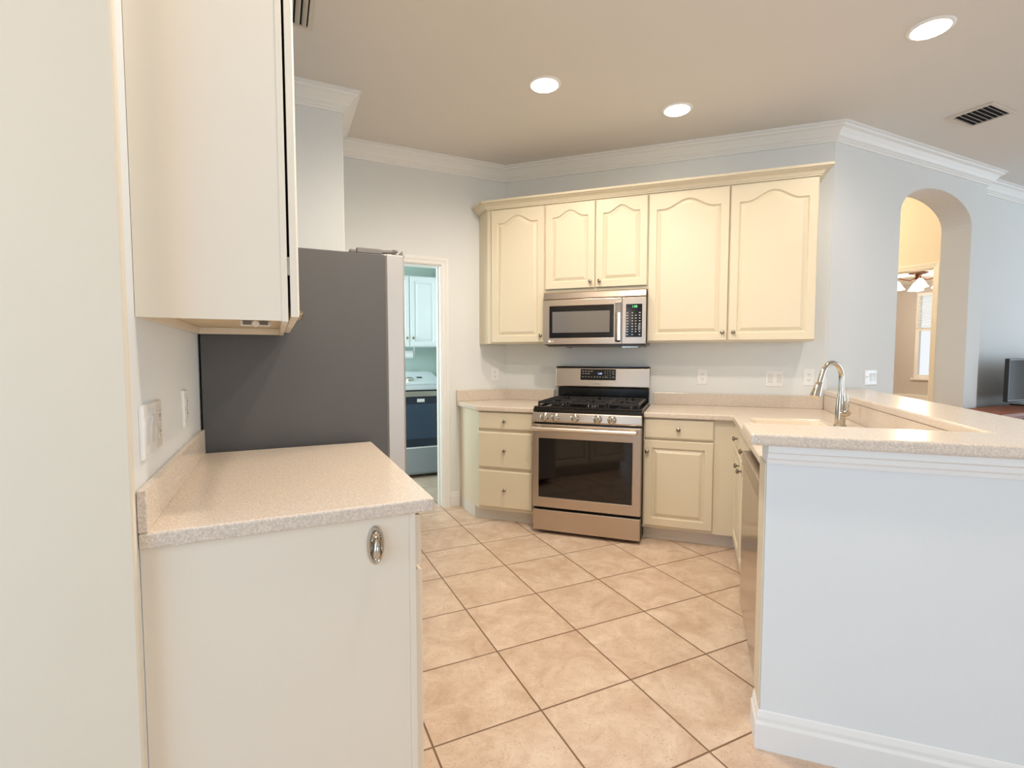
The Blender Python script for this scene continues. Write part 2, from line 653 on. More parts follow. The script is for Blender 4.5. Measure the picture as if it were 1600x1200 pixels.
o = struct('trim_2', casing_frame(DX0 + 0.01, DX1 - 0.012, DZ - 0.012, lambda a, z, d: (a, YD - d, z)), TRIM)
mb = MB()
mb.box(DX0, DX0 + 0.018, YD, YD + 0.12, 0, DZ)
mb.box(DX1 - 0.018, DX1, YD, YD + 0.12, 0, DZ)
mb.box(DX0, DX1, YD, YD + 0.12, DZ - 0.018, DZ)
mb.box(DX1 - 0.030, DX1 - 0.018, YD + 0.05, YD + 0.085, 0, DZ - 0.018)
struct('trim_3', mb, TRIM)
struct('trim_4', casing_frame(3.03, 5.6, 2.25, lambda a, z, d: (HX - d, a, z)), TRIM)
mb = MB().box(DFX - 0.02, DFX, 2.6, 6.2, 0.52, 0.64)
mb.box(DFX - 0.03, DFX, 2.6, 6.2, 0.64, 0.665)
struct('trim_5', mb, TRIM)
base = [(0, 0), (0.014, 0), (0.014, 0.085), (0.009, 0.095), (0.009, 0.108), (0.004, 0.125), (0, 0.128)]
PU0, PV0, PV1 = 0.232, 1.785, 1.900      # end wall of the peninsula


def dpt(u, v):
    w = wpos('D', (u, v, 0))
    return (w.x, w.y)


struct('baseboard_doorway', sweep(MB(), [(1.335, YD), (1.415, YD)], base), TRIM)
struct('baseboard_peninsula', sweep(MB(), [dpt(1.05, PV0), dpt(PU0, PV0), dpt(PU0, PV1)][::-1], base), TRIM)
struct('baseboard_arch', sweep(MB(), [CB, (AX0, YA)], base), TRIM)

# peninsula knee wall (end wall and the wall carrying the bar)
mb = MB().prism([(PU0, PV0), (1.05, PV0), (1.05, 4.20), (0.925, 4.20), (0.925, PV1), (PU0, PV1)], 0, 1.017)
struct('wall_peninsula', mb, WALL, 'D', bevel=0.004, seg=2)
struct('trim_7', MB().box(PU0 - 0.004, PU0 - 0.0003, PV0 + 0.001, PV1 + 0.02, 0.13, 0.952), CAB, 'D')
tp = [(0, 0.955), (0.010, 0.955), (0.013, 0.968), (0.020, 0.974), (0.022, 0.990), (0.034, 0.996), (0.034, 1.0165), (0, 1.0165)]
struct('trim_6', sweep(MB(), [dpt(PU0 + 0.0, PV0), dpt(1.05, PV0)][::1], [(o_, z) for o_, z in tp]), TRIM)

# ------------------------------------------------------------------ cabinet parts


def mapper(kind, base):
    """(a along width, b up, c out of the face) -> frame coordinates"""
    if kind == '-v':
        return lambda a, b, c: (a, base - c, b)
    if kind == '-u':
        return lambda a, b, c: (base - c, a, b)
    if kind == '+x':
        return lambda a, b, c: (base + c, a, b)
    if kind == '-y':
        return lambda a, b, c: (a, base - c, b)
    if kind == '-x':
        return lambda a, b, c: (base - c, a, b)


def outline(a0, a1, b0, b1, i, arch, n=14):
    """closed outline inset by i with a cathedral top that dips by arch at the sides"""
    w0, w1, z0, z1 = a0 + i, a1 - i, b0 + i, b1 - i
    pts = []
    for k in range(n):
        pts.append((w0 + (w1 - w0) * k / n, z0))
    for k in range(4):
        pts.append((w1, z0 + (z1 - arch - z0) * k / 4))
    for k in range(n * 2):
        t = 1 - 2 * k / (n * 2)
        q = abs(t) / 0.80
        drop = arch if q >= 1 else arch * 0.5 * (1 - math.cos(PI * q))
        pts.append((w0 + (w1 - w0) * (t + 1) / 2, z1 - drop))
    for k in range(4):
        pts.append((w0, z1 - arch - (z1 - arch - z0) * k / 4))
    return pts


def door_mb(M, a0, a1, b0, b1, arch=0.0, t=0.020, rail=0.055):
    mb = MB()
    spec = [(0.0, 0, 0.0), (0.0, 0, t - 0.004), (0.0035, 0, t), (rail - 0.003, 1, t), (rail - 0.0005, 1, t - 0.003), (rail + 0.004, 1, t - 0.012),
            (rail + 0.010, 1, t - 0.012), (rail + 0.030, 1, t - 0.002), (rail + 0.033, 1, t - 0.0010)]
    L = []
    for i, ar, c in spec:
        L.append([M(a, b, c) for a, b in outline(a0, a1, b0, b1, i, arch * ar)])
    return mb.loops(L)


def slab_mb(M, a0, a1, b0, b1, t=0.020, step=0.010):
    mb = MB()
    L = []
    for i, c in ((0, 0), (0, t - 0.006), (0.004, t - 0.002), (step, t), (step + 0.001, t)):
        L.append([M(a, b, c) for a, b in ((a0 + i, b0 + i), (a1 - i, b0 + i), (a1 - i, b1 - i), (a0 + i, b1 - i))])
    return mb.loops(L)


def knob_mb(M, a, b, c0):
    mb = MB()
    p0 = Vector(M(a, b, c0))
    ax = Vector(M(a, b, c0 + 1)) - p0
    return mb.lathe(p0, ax, [(0, 0.0085), (0.002, 0.0085), (0.004, 0.005), (0.012, 0.0048), (0.015, 0.010), (0.019, 0.0145),
                             (0.024, 0.0145), (0.028, 0.010), (0.030, 0.004)], 16)


def add_door(t, M, a0, a1, b0, b1, knob, arch=0.0, m=None, name='door', kmat=None, rail=0.055):
    d = t.part(name, door_mb(M, a0, a1, b0, b1, arch, rail=rail), m or CAB)
    if knob:
        t.part('knob', knob_mb(M, knob[0], knob[1], 0.020), kmat or NICKEL, parent=d, smooth=True)
    return d


def add_drawer(t, M, a0, a1, b0, b1, m=None, knob=True, name='drawer', knobs=None):
    d = t.part(name, slab_mb(M, a0, a1, b0, b1), m or CAB)
    if knob:
        t.part('knob', knob_mb(M, (a0 + a1) / 2, (b0 + b1) / 2, 0.020), NICKEL, parent=d, smooth=True)
    return d


# ---- upper cabinets on the range wall
UF = 3.90                       # face frame plane
MU = mapper('-v', UF)
UZ0, UZ1 = 1.400, 2.495
TOPU = 2.487
t = Thing('wall_cabinet', 'cream wall cabinet with one arched door and angled left end, left of the microwave', 'cabinet', 'D', (-1.35, 4.05, UZ0))
xl = 1.612
ul = lambda v: xl / S2 - v      # u on the plane x = xl
ue = xl / S2 - UF
poly = [(ue, UF), (-1.1215, UF), (-1.1215, VB - 0.001), (ub0 + 0.012, VB - 0.001), ((xl - YD + 0.001) * S2, (xl + YD - 0.001) * S2)]
t.part('body', MB().prism(poly, UZ0, UZ1), CAB)
add_door(t, MU, -1.578, -1.127, 1.410, TOPU, (-1.150, 1.462), 0.055)
t = Thing('wall_cabinet', 'cream wall cabinet with two short arched doors above the microwave', 'cabinet', 'D', (-0.72, 4.05, 1.80))
t.part('body', MB().box(-1.1205, -0.3255, UF, VB - 0.001, 1.800, UZ1), CAB)
add_door(t, MU, -1.114, -0.722, 1.826, TOPU, (-0.752, 1.872), 0.05)
add_door(t, MU, -0.712, -0.331, 1.826, TOPU, (-0.682, 1.872), 0.05)
t = Thing('wall_cabinet', 'cream wall cabinet with two wide arched doors, right of the microwave', 'cabinet', 'D', (0.22, 4.05, UZ0))
t.part('body', MB().box(-0.3245, 0.775, UF, VB - 0.001, UZ0, UZ1), CAB)
add_door(t, MU, -0.319, 0.2255, 1.410, TOPU, (0.196, 1.466), 0.065)
add_door(t, MU, 0.2355, 0.770, 1.410, TOPU, (0.266, 1.466), 0.065)
# cornice
cw = [wpos('D', (0.775, VB - 0.004, 0)), wpos('D', (0.775, UF, 0)), wpos('D', (ue, UF, 0)), Vector((xl, YD - 0.004, 0))]
cprof = [(0.0, 2.4965), (0.012, 2.4965), (0.013, 2.506), (0.019, 2.507), (0.020, 2.512), (0.030, 2.524), (0.050, 2.535), (0.055, 2.536), (0.056, 2.542), (0.068, 2.543), (0.070, 2.558), (0.0, 2.558)]
path = [(p.x, p.y) for p in cw][::-1]
mb = sweep(MB(), path, cprof)
oc = wpos('D', (-0.4, UF, 2.4965))
o = make('cabinet_cornice', mb, CAB, None, (oc.x, oc.y, oc.z))
o.location = oc
settag(o, 'cream stepped cornice moulding running along the tops of the wall cabinets', 'moulding', None)

# ---- base cabinets on the range wall
BF = 3.580
MB_ = mapper('-v', BF)
ZB = 0.872
CT0, CT1 = 0.873, 0.911
xb = 1.425
t = Thing('base_cabinet', 'cream three-drawer base cabinet with angled left end, left of the range', 'cabinet', 'D', (-1.35, 3.88, 0))
ub = xb / S2 - BF
poly = [(ub, BF), (-1.0905, BF), (-1.0905, VB - 0.001), (ub0 + 0.012, VB - 0.001), ((xb - YD + 0.001) * S2, (xb + YD - 0.001) * S2)]
t.part('body', MB().prism(poly, 0.098, ZB), CAB)
uk = xb / S2 - 3.645
poly2 = [(uk, 3.645), (-1.0905, 3.645), (-1.0905, VB - 0.001), (ub0 + 0.012, VB - 0.001), ((xb - YD + 0.001) * S2, (xb + YD - 0.001) * S2)]
t.part('toe_kick', MB().prism(poly2, 0.0, 0.098), TOE)
for b0, b1 in ((0.735, 0.866), (0.436, 0.712), (0.124, 0.412)):
    add_drawer(t, MB_, -1.562, -1.118, b0, b1)
t = Thing('base_cabinet', 'cream base cabinet with a drawer over a panelled door, right of the range', 'cabinet', 'D', (0, 3.88, 0))
t.part('body', MB().box(-0.3105, 0.283, BF, VB - 0.001, 0.098, ZB), CAB)
t.part('toe_kick', MB().box(-0.3105, 0.34, 3.645, VB - 0.001, 0.0, 0.098), TOE)
add_drawer(t, MB_, -0.304, 0.143, 0.732, 0.866)
add_door(t, MB_, -0.304, 0.143, 0.120, 0.718, (-0.284, 0.640))

# ---- peninsula cabinets
PF = 0.285
MP = mapper('-u', PF)
t = Thing('base_cabinet', 'cream sink base cabinet with knobbed false fronts in the peninsula, next to the dishwasher', 'cabinet', 'D', (0.6, 3.1, 0))
mb = MB()
mb.grid([PF, 0.33, 0.76, 0.921], [2.63, 2.72, 3.50, 3.578], lambda i, j: not (i == 1 and j == 1), 0.10, ZB)
t.part('body', mb, CAB)
t.part('toe_kick', MB().box(0.345, 0.921, 2.63, 3.578, 0.0, 0.0995), TOE)
for a0, a1, kn in ((2.64, 3.055, 2.985), (3.065, 3.50, 3.135)):
    add_door(t, MP, a0, a1, 0.120, 0.718, (kn, 0.665))
    add_drawer(t, MP, a0, a1, 0.732, 0.866, name='false_front')
# dishwasher
t = Thing('dishwasher', 'stainless steel dishwasher in the peninsula under the counter edge', 'dishwasher', 'D', (0.5, 2.27, 0))
DW0, DW1, DWF = 1.925, 2.615, 0.238
t.part('body', MB().box(0.29, 0.90, DW0, DW1, 0.10, 0.865), GREYP)
t.part('door', MB().box(DWF, 0.288, DW0 + 0.004, DW1 - 0.003, 0.105, 0.775), STEELD, bevel=0.005)
t.part('control_panel', MB().box(DWF - 0.006, 0.288, DW0 + 0.004, DW1 - 0.003, 0.779, 0.848), STEEL, bevel=0.006)
t.part('toe_panel', MB().box(0.345, 0.36, DW0 + 0.004, DW1 - 0.003, 0.0, 0.099), BLACK)

# ---- countertops
t = Thing('countertop', 'speckled beige countertop left of the range with angled left edge and backsplash', 'countertop', 'D', (-1.35, 3.88, CT0))
xc = 1.395
uc = xc / S2 - 3.545
poly = [(uc, 3.545), (-1.0895, 3.545), (-1.0895, VB - 0.002), (ub0 + 0.004, VB - 0.002), ((xc - YD + 0.002) * S2, (xc + YD - 0.002) * S2)]
t.part('top', MB().prism(poly, CT0, CT1), STONE, bevel=0.008, seg=3)
w1 = lambda x, y: ((x - y) * S2, (x + y) * S2)
ci = (VB - 0.022) / S2
poly = [w1(xc, YD - 0.002), w1(xc, YD - 0.022), w1(ci - (YD - 0.022), YD - 0.022), (-1.12, VB - 0.022), (-1.12, VB - 0.002), (ub0 + 0.003, VB - 0.002)]
t.part('backsplash', MB().prism(poly, CT1, 1.005), STONE, bevel=0.003)
t = Thing('countertop', 'speckled beige L-shaped counter around the sink, below the raised bar', 'countertop', 'D', (0.5, 3.3, CT0))
us = [-0.3105, 0.255, 0.345, 0.735, 0.9035]
vs = [1.902, 2.74, 3.485, 3.545, VB - 0.002]


def ctin(i, j):
    if i == 0:
        return j == 3
    if i == 2 and j == 1:
        return False
    return True


t.part('top', MB().grid(us, vs, ctin, CT0, CT1), STONE, bevel=0.008, seg=3)
mb = MB().box(-0.290, 0.9035, VB - 0.022, VB - 0.002, CT1, 1.005)
t.part('backsplash', mb, STONE, bevel=0.003)
mb = MB().box(0.9045, 0.924, PV1 + 0.002, VB - 0.023, CT1 - 0.036, 1.0165)
t.part('side_splash', mb, STONE)
poly = [(0.178, 1.735), (1.21, 1.735), (1.21, 4.484), (0.930, 4.204), (0.900, 4.204), (0.900, 2.015), (0.178, 2.015)]
solo('bar_top', 'raised speckled bar counter wrapping the peninsula end and right side', 'countertop', 'D', (0.6, 1.9, 1.017), MB().prism(poly, 1.0172, 1.0550), STONE, bevel=0.009, seg=3)
t = Thing('countertop', 'speckled beige counter on the left wall beside the refrigerator', 'countertop', 'W', (0.05, 1.8, CT0))
t.part('top', MB().box(XL + 0.001, 0.385, 1.318, 2.318, CT0, CT1), STONE, bevel=0.006, seg=3)
t.part('backsplash', MB().box(XL + 0.001, XL + 0.020, 1.318, 2.318, CT1, 1.006), STONE, bevel=0.003)

# ---- left base cabinet
MLx = mapper('+x', 0.335)
t = Thing('base_cabinet', 'pale cream base cabinet under the left counter, its plain end panel in the foreground', 'cabinet', 'W', (0, 1.8, 0))
t.part('body', MB().box(XL + 0.001, 0.317, 1.3315, 2.316, 0.10, ZB), CABL)
t.part('face_frame', MB().box(0.3175, 0.335, 1.330, 2.316, 0.10, ZB), CABL, bevel=0.0015)
t.part('toe_kick', MB().box(XL + 0.001, 0.26, 1.3315, 2.316, 0.0, 0.0995), TOE)
for a0, a1, kn in ((1.342, 1.820, 1.78), (1.830, 2.308, 1.87)):
    add_drawer(t, MLx, a0, a1, 0.722, 0.862, CABL)
    d = add_door(t, MLx, a0, a1, 0.125, 0.708, (kn, 0.655), m=CABL)
# bottle opener on the end panel
t = Thing('bottle_opener', 'oval nickel bottle opener screwed to the end panel under the left counter', 'bottle opener', 'W', (0.227, 1.3315, 0.80))


def oval(cx, cz, rx, rz, y, n=28):
    return [(cx + rx * math.cos(2 * PI * k / n), y, cz + rz * math.sin(2 * PI * k / n)) for k in range(n)]


mb = MB().loops([oval(0.227, 0.800, 0.0225, 0.0525, 1.3312), oval(0.227, 0.800, 0.0225, 0.0525, 1.327), oval(0.227, 0.800, 0.020, 0.049, 1.321),
                 oval(0.227, 0.800, 0.0165, 0.045, 1.3195), oval(0.227, 0.800, 0.014, 0.041, 1.324), oval(0.227, 0.800, 0.011, 0.036, 1.3255)])
t.part('back_plate', mb, CHROME, smooth=True)
mb = MB().tube([(0.227, 1.326, 0.772), (0.227, 1.316, 0.776), (0.227, 1.311, 0.788), (0.228, 1.314, 0.805), (0.229, 1.321, 0.818)], [0.009, 0.0095, 0.009, 0.007, 0.004], 12)
t.part('hook', mb, CHROME, smooth=True)
t.part('screw', MB().lathe((0.227, 1.3255, 0.832), (0, -1, 0), [(0, 0.005), (0.002, 0.005), (0.003, 0.003)], 12), CHROME, smooth=True)

# ---- left upper cabinet
MLu = mapper('+x', 0.037)
UL0, UL1, ULZ = 1.377, 2.343, 1.387
t = Thing('wall_cabinet', 'large pale cream wall cabinet in the left foreground, plain end panel and recessed underside', 'cabinet', 'W', (-0.12, 1.86, ULZ))
mb = MB()
mb.box(XL + 0.001, 0.016, UL0, UL0 + 0.016, ULZ, 2.49)
mb.box(XL + 0.001, 0.016, UL1 - 0.016, UL1, ULZ, 2.49)
mb.box(XL + 0.001, 0.016, UL0 + 0.016, UL1 - 0.016, 2.474, 2.49)
mb.box(XL + 0.001, XL + 0.012, UL0 + 0.016, UL1 - 0.016, ULZ + 0.034, 2.474)
t.part('carcass', mb, CABL)
t.part('face_frame', MB().box(0.0162, 0.031, UL0 - 0.001, UL1 + 0.001, ULZ - 0.002, 2.49), CABL, bevel=0.001)
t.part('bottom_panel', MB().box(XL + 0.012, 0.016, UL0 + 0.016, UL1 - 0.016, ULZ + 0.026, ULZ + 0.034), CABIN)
mb = MB().box(XL + 0.001, XL + 0.014, UL0 + 0.017, UL1 - 0.017, ULZ, ULZ + 0.025)
mb.box(XL + 0.014, 0.016, UL1 - 0.030, UL1 - 0.017, ULZ, ULZ + 0.025)
t.part('bottom_rail', mb, CABL)
for a0, a1, kn in ((UL0 - 0.001, 1.856, 1.815), (1.864, UL1, 1.905)):
    d = add_door(t, MLu, a0, a1, ULZ + 0.010, 2.486, (kn, 1.437), 0.06, CABL)
for zz in (1.50, 2.30):
    t.part('hinge', MB().box(0.0315, 0.0368, UL0 + 0.001, UL0 + 0.012, zz, zz + 0.045), NICKEL)
# bracket under it
t = Thing('light_bracket', 'small white bracket with grey slots under the left wall cabinet', 'bracket', 'W', (-0.055, 1.83, 1.40))
t.part('plate', MB().box(-0.100, -0.012, 1.815, 1.840, 1.3955, ULZ + 0.026), PLASTIC, bevel=0.003)
t.part('slot', MB().box(-0.092, -0.068, 1.8105, 1.8148, 1.399, 1.411), GREYP)
t.part('slot', MB().box(-0.044, -0.020, 1.8105, 1.8148, 1.399, 1.411), GREYP)
t.part('latch', MB().lathe((-0.056, 1.8148, 1.403), (0, -1, 0), [(0, 0.011), (0.006, 0.010), (0.007, 0.006)], 16), PLASTIC, smooth=True)

# ------------------------------------------------------------------ refrigerator
t = Thing('refrigerator', 'tall stainless french-door refrigerator with dark grey side beside the left counter', 'refrigerator', 'W', (0.1, 2.83, 0))
FY0, FY1, FX = 2.365, 3.290, 0.467
t.part('body', MB().box(-0.275, FX, FY0, FY1, 0.03, 1.765), FRIDGE, bevel=0.004)
for fx in (-0.2, 0.40):
    for fy in (FY0 + 0.06, FY1 - 0.06):
        t.part('foot', MB().lathe((fx, fy, 0), (0, 0, 1), [(0, 0.02), (0.0295, 0.02)], 12), BLACK)
ym = (FY0 + FY1) / 2
t.part('gasket', MB().box(FX + 0.0005, FX + 0.0065, FY0 + 0.004, FY1 - 0.004, 0.10, 1.755), GREYP)


def fdoor(y0, y1, z0, z1):
    # slightly crowned front with a raised front lip at the top
    mb = MB()
    ys = [(y0, 0.0), (y0, 1)]
    pl = [(FX + 0.007, y0), (FX + 0.082, y0), (FX + 0.091, y0 + 0.012), (FX + 0.096, (y0 + y1) / 2), (FX + 0.091, y1 - 0.012), (FX + 0.082, y1), (FX + 0.007, y1)]
    return mb.prism(pl, z0, z1)


for y0, y1, hy in ((FY0 + 0.001, ym - 0.003, ym - 0.05), (ym + 0.003, FY1 - 0.001, ym + 0.05)):
    d = t.part('door', fdoor(y0, y1, 0.70, 1.767), FSTEEL, bevel=0.003)
    mb = MB().box(FX + 0.082, FX + 0.0925, y0 + 0.002, y1 - 0.002, 1.7672, 1.790)
    t.part('top_lip', mb, FSTEEL, parent=d)
    mb = MB().tube([(FX + 0.09, hy, 0.80), (FX + 0.135, hy, 0.82), (FX + 0.14, hy, 0.86), (FX + 0.14, hy, 1.5), (FX + 0.135, hy, 1.54), (FX + 0.09, hy, 1.56)], 0.011, 10)
    t.part('handle', mb, STEELD, parent=d, smooth=True)
d = t.part('freezer_drawer', fdoor(FY0 + 0.001, FY1 - 0.001, 0.07, 0.69), FSTEEL, bevel=0.003)
mb = MB().tube([(FX + 0.09, FY0 + 0.1, 0.62), (FX + 0.14, FY0 + 0.12, 0.62), (FX + 0.14, FY1 - 0.12, 0.62), (FX + 0.09, FY1 - 0.1, 0.62)], 0.011, 10)
t.part('handle', mb, STEELD, parent=d, smooth=True)
for y0, sg in ((FY0 + 0.004, 1), (FY1 - 0.004, -1)):
    mb = MB().box(FX - 0.125, FX - 0.012, y0, y0 + sg * 0.055, 1.7652, 1.790)
    mb.box(FX - 0.155, FX - 0.125, y0 + sg * 0.004, y0 + sg * 0.05, 1.7652, 1.781)
    h = t.part('hinge_cover', mb, GREYP, bevel=0.005)
    mb = MB().tube([(FX - 0.012, y0 + sg * 0.022, 1.781), (FX + 0.03, y0 + sg * 0.022, 1.784), (FX + 0.050, y0 + sg * 0.022, 1.783)], [0.010, 0.009, 0.011], 10)
    mb.lathe((FX + 0.050, y0 + sg * 0.022, 1.7672), (0, 0, 1), [(0, 0.008), (0.016, 0.008), (0.017, 0.015), (0.026, 0.014)], 14)
    t.part('hinge_arm', mb, GREYP, parent=h, smooth=True)

# ------------------------------------------------------------------ range
t = Thing('gas_range', 'stainless steel gas range with black oven window and five front knobs', 'range', 'D', (-0.70, 3.8, 0))
R0, R1 = -1.086, -0.3145
RC = (R0 + R1) / 2
t.part('body', MB().box(R0, R1, 3.505, 4.14, 0.02, 0.893), BLACK)
for a in (R0 + 0.05, R1 - 0.05):
    for b in (3.56, 4.05):
        t.part('foot', MB().lathe((a, b, 0), (0, 0, 1), [(0, 0.018), (0.0195, 0.018)], 12), BLACK)
t.part('drawer', MB().box(R0 + 0.002, R1 - 0.002, 3.466, 3.504, 0.026, 0.180), STEEL, bevel=0.006)
mb = MB()
mb.grid([R0 + 0.001, -1.040, -0.374, R1 - 0.001], [0.200, 0.274, 0.706, 0.808], lambda i, j: not (i == 1 and j == 1), 3.460, 3.504)
for v in mb.bm.verts:
    v.co = Vector((v.co.x, v.co.z, v.co.y))
d = t.part('oven_door', mb, STEEL, bevel=0.004)
t.part('window', MB().box(-1.0395, -0.3745, 3.464, 3.490, 0.2745, 0.7055), GLASSB, parent=d)
hz = 0.779
mb = MB().tube([(R0 + 0.012, 3.410, hz), (R0 + 0.03, 3.410, hz), (R1 - 0.030, 3.410, hz)], 0.0155, 14)
mb.box(R0 + 0.03, R0 + 0.06, 3.410, 3.4598, hz - 0.008, hz + 0.008)
mb.box(R1 - 0.075, R1 - 0.045, 3.410, 3.4598, hz - 0.008, hz + 0.008)
t.part('handle', mb, mat('satin_handle', (226, 216, 204), 0.34, 1.0), parent=d, smooth=True)
mb = MB()
L = []
for u in (R0, R1):
    L.append([(u, 3.504, 0.822), (u, 3.462, 0.822), (u, 3.455, 0.832), (u, 3.464, 0.888), (u, 3.470, 0.893), (u, 3.504, 0.893)])
mb.loops(L)
cp = t.part('control_panel', mb, STEEL, bevel=0.002)
for ku in (-0.995, -0.912, -0.772, -0.612, -0.513):
    mb = MB().lathe((ku, 3.459, 0.858), (0, -1, 0.14), [(0, 0.031), (0.006, 0.031), (0.009, 0.027), (0.026, 0.025), (0.030, 0.020)], 20)
    k = t.part('knob', mb, CHROME, smooth=True)
    mb = MB().box(ku - 0.004, ku + 0.004, 3.420, 3.436, 0.842, 0.881)
    t.part('grip', mb, CHROME, parent=k, bevel=0.002)
mb = MB().box(R0 - 0.0008, R1 + 0.0008, 3.475, 4.14, 0.8935, 0.920)
mb.box(R0 + 0.004, R1 - 0.004, 3.475, 3.510, 0.920, 0.934)
mb.box(R0 - 0.0008, R0 + 0.02, 3.51, 4.10, 0.920, 0.932)
mb.box(R1 - 0.02, R1 + 0.0008, 3.51, 4.10, 0.920, 0.932)
t.part('cooktop', mb, BLACK, bevel=0.006)
for bu, bv, br in ((-0.95, 3.63, 0.045), (-0.95, 3.92, 0.036), (RC, 3.77, 0.05), (-0.45, 3.63, 0.05), (-0.45, 3.92, 0.036)):
    bn = t.part('burner', MB().lathe((bu, bv, 0.920), (0, 0, 1), [(0, br), (0.010, br), (0.013, br * .8)], 20), STEELD, smooth=True)
    t.part('burner_cap', MB().lathe((bu, bv, 0.933), (0, 0, 1), [(0, br * .85), (0.006, br * .85), (0.009, br * .6)], 20), BLACKM, parent=bn, smooth=True)
for g0, g1, n in ((R0 + 0.022, -0.845, 2), (-0.838, -0.562, 2), (-0.555, R1 - 0.022, 2)):
    mb = MB()
    b0, b1 = 3.525, 4.07
    zt0, zt1 = 0.950, 0.966
    w = 0.014
    mb.box(g0, g1, b0, b0 + w, zt0, zt1)
    mb.box(g0, g1, b1 - w, b1, zt0, zt1)
    mb.box(g0, g0 + w, b0 + w, b1 - w, zt0, zt1)
    mb.box(g1 - w, g1, b0 + w, b1 - w, zt0, zt1)
    mid = (g0 + g1) / 2
    mb.box(g0 + w, g1 - w, 3.79, 3.804, zt0, zt1)
    for bv in (3.64, 3.93):
        mb.box(g0 + w, mid - 0.03, bv, bv + 0.012, zt0, zt1 + 0.004)
        mb.box(mid + 0.03, g1 - w, bv, bv + 0.012, zt0, zt1 + 0.004)
        mb.box(mid - 0.006, mid + 0.006, bv - 0.10, bv - 0.03, zt0, zt1 + 0.004)
        mb.box(mid - 0.006, mid + 0.006, bv + 0.04, bv + 0.115, zt0, zt1 + 0.004)
    for a in (g0, g1 - w):
        for b in (b0, b1 - w):
            mb.box(a, a + w, b, b + w, 0.920, zt0)
    t.part('grate', mb, BLACKM, bevel=0.002)
t.part('riser', MB().box(R0 + 0.022, R1 - 0.006, 4.115, 4.165, 0.921, 1.034), BLACK, bevel=0.003)
mb = MB()
L = []
for u in (R0 + 0.004, R1 - 0.004):
    L.append([(u, 4.19, 1.036), (u, 4.108, 1.036), (u, 4.100, 1.048), (u, 4.112, 1.196), (u, 4.120, 1.204), (u, 4.19, 1.206)])
mb.loops(L)
bg = t.part('backguard', mb, STEEL, bevel=0.003)
t.part('top_cap', MB().box(R0 + 0.002, R1 - 0.002, 4.116, 4.192, 1.2062, 1.212), BLACK, parent=bg)


def bgp(u, z):      # point on the sloped face of the backguard
    return (u, 4.100 + (z - 1.048) / 0.148 * 0.012, z)


def bg_quad(mb, u0, u1, z0, z1, d, thick):
    L = []
    for k in (d, d + thick):
        L.append([(u, bgp(u, z)[1] - k, z) for u, z in ((u0, z0), (u1, z0), (u1, z1), (u0, z1))])
    mb.loops(L)


mb = MB()
bg_quad(mb, -0.872, -0.583, 1.100, 1.190, -0.002, 0.004)
dp = t.part('display_panel', mb, GLASSF, parent=bg)
mb = MB()
for r_, z in enumerate((1.172, 1.153, 1.126)):
    row = [(-0.858 + 0.024 * k) for k in range(4 if r_ == 0 else (3 if r_ == 1 else 9))]
    for u in row:
        bg_quad(mb, u, u + (0.015 if r_ < 2 else 0.011), z - 0.003, z + 0.003, 0.0021, 0.0004)
for i in range(3):
    for j in range(4):
        u = -0.672 + 0.020 * i
        z = 1.172 - 0.016 * j
        bg_quad(mb, u, u + 0.007, z - 0.0025, z + 0.0025, 0.0021, 0.0004)
for z in (1.170, 1.152, 1.126):
    bg_quad(mb, -0.612, -0.594, z - 0.003, z + 0.003, 0.0021, 0.0004)
t.part('panel_print', mb, MARK, parent=bg)
mb = MB()
add_text(mb, '1:08', 0.020, (-0.712, bgp(0, 1.153)[1] - 0.0024, 1.153), (1, 0, 0), (0, 0.08, 1))
t.part('clock_digits', mb, DISPB, parent=bg)
mb = MB()
add_text(mb, 'SAMSUNG', 0.013, (-0.735, bgp(0, 1.068)[1] - 0.0006, 1.068), (1, 0, 0), (0, 0.08, 1))
t.part('brand_lettering', mb, LOGOG, parent=bg)

# ------------------------------------------------------------------ microwave
t = Thing('microwave', 'stainless over-the-range microwave hung under the short cabinets', 'microwave', 'D', (-0.715, 4.0, 1.38))
M0, M1, MF = -1.104, -0.3262, 3.800
t.part('body', MB().box(M0 + 0.003, M1 - 0.003, MF + 0.03, 4.205, 1.382, 1.795), BLACK)
mb = MB()
L = []
for u in (M0, M1):
    L.append([(u, MF + 0.029, 1.735), (u, MF + 0.001, 1.735), (u, MF - 0.003, 1.741), (u, MF + 0.006, 1.782), (u, MF + 0.016, 1.792), (u, MF + 0.029, 1.795)])
t.part('vent_hood', mb.loops(L), STEEL, bevel=0.002)
mb = MB()
mb.grid([M0, -1.058, -0.560, -0.500], [1.388, 1.437, 1.683, 1.732], lambda i, j: not (i == 1 and j == 1), MF, MF + 0.029)
for v in mb.bm.verts:
    v.co = Vector((v.co.x, v.co.z, v.co.y))
d = t.part('door', mb, STEEL, bevel=0.003)
t.part('window_frame', MB().box(-1.0578, -0.5602, MF + 0.004, MF + 0.022, 1.4372, 1.6828), GLASSF, parent=d)
t.part('window_mesh', MB().box(-1.034, -0.590, MF + 0.0025, MF + 0.0039, 1.478, 1.640), GLASSM, parent=d)
mb = MB()
L = []
for z, o_ in ((1.402, 0.0), (1.415, 0.028), (1.48, 0.034), (1.62, 0.034), (1.692, 0.028), (1.706, 0.0)):
    L.append([(-0.547, MF - o_ - 0.001, z), (-0.506, MF - o_ - 0.001, z), (-0.506, MF - o_ + 0.008 - 0.009 * (o_ == 0), z), (-0.547, MF - o_ + 0.008 - 0.009 * (o_ == 0), z)])
L = []
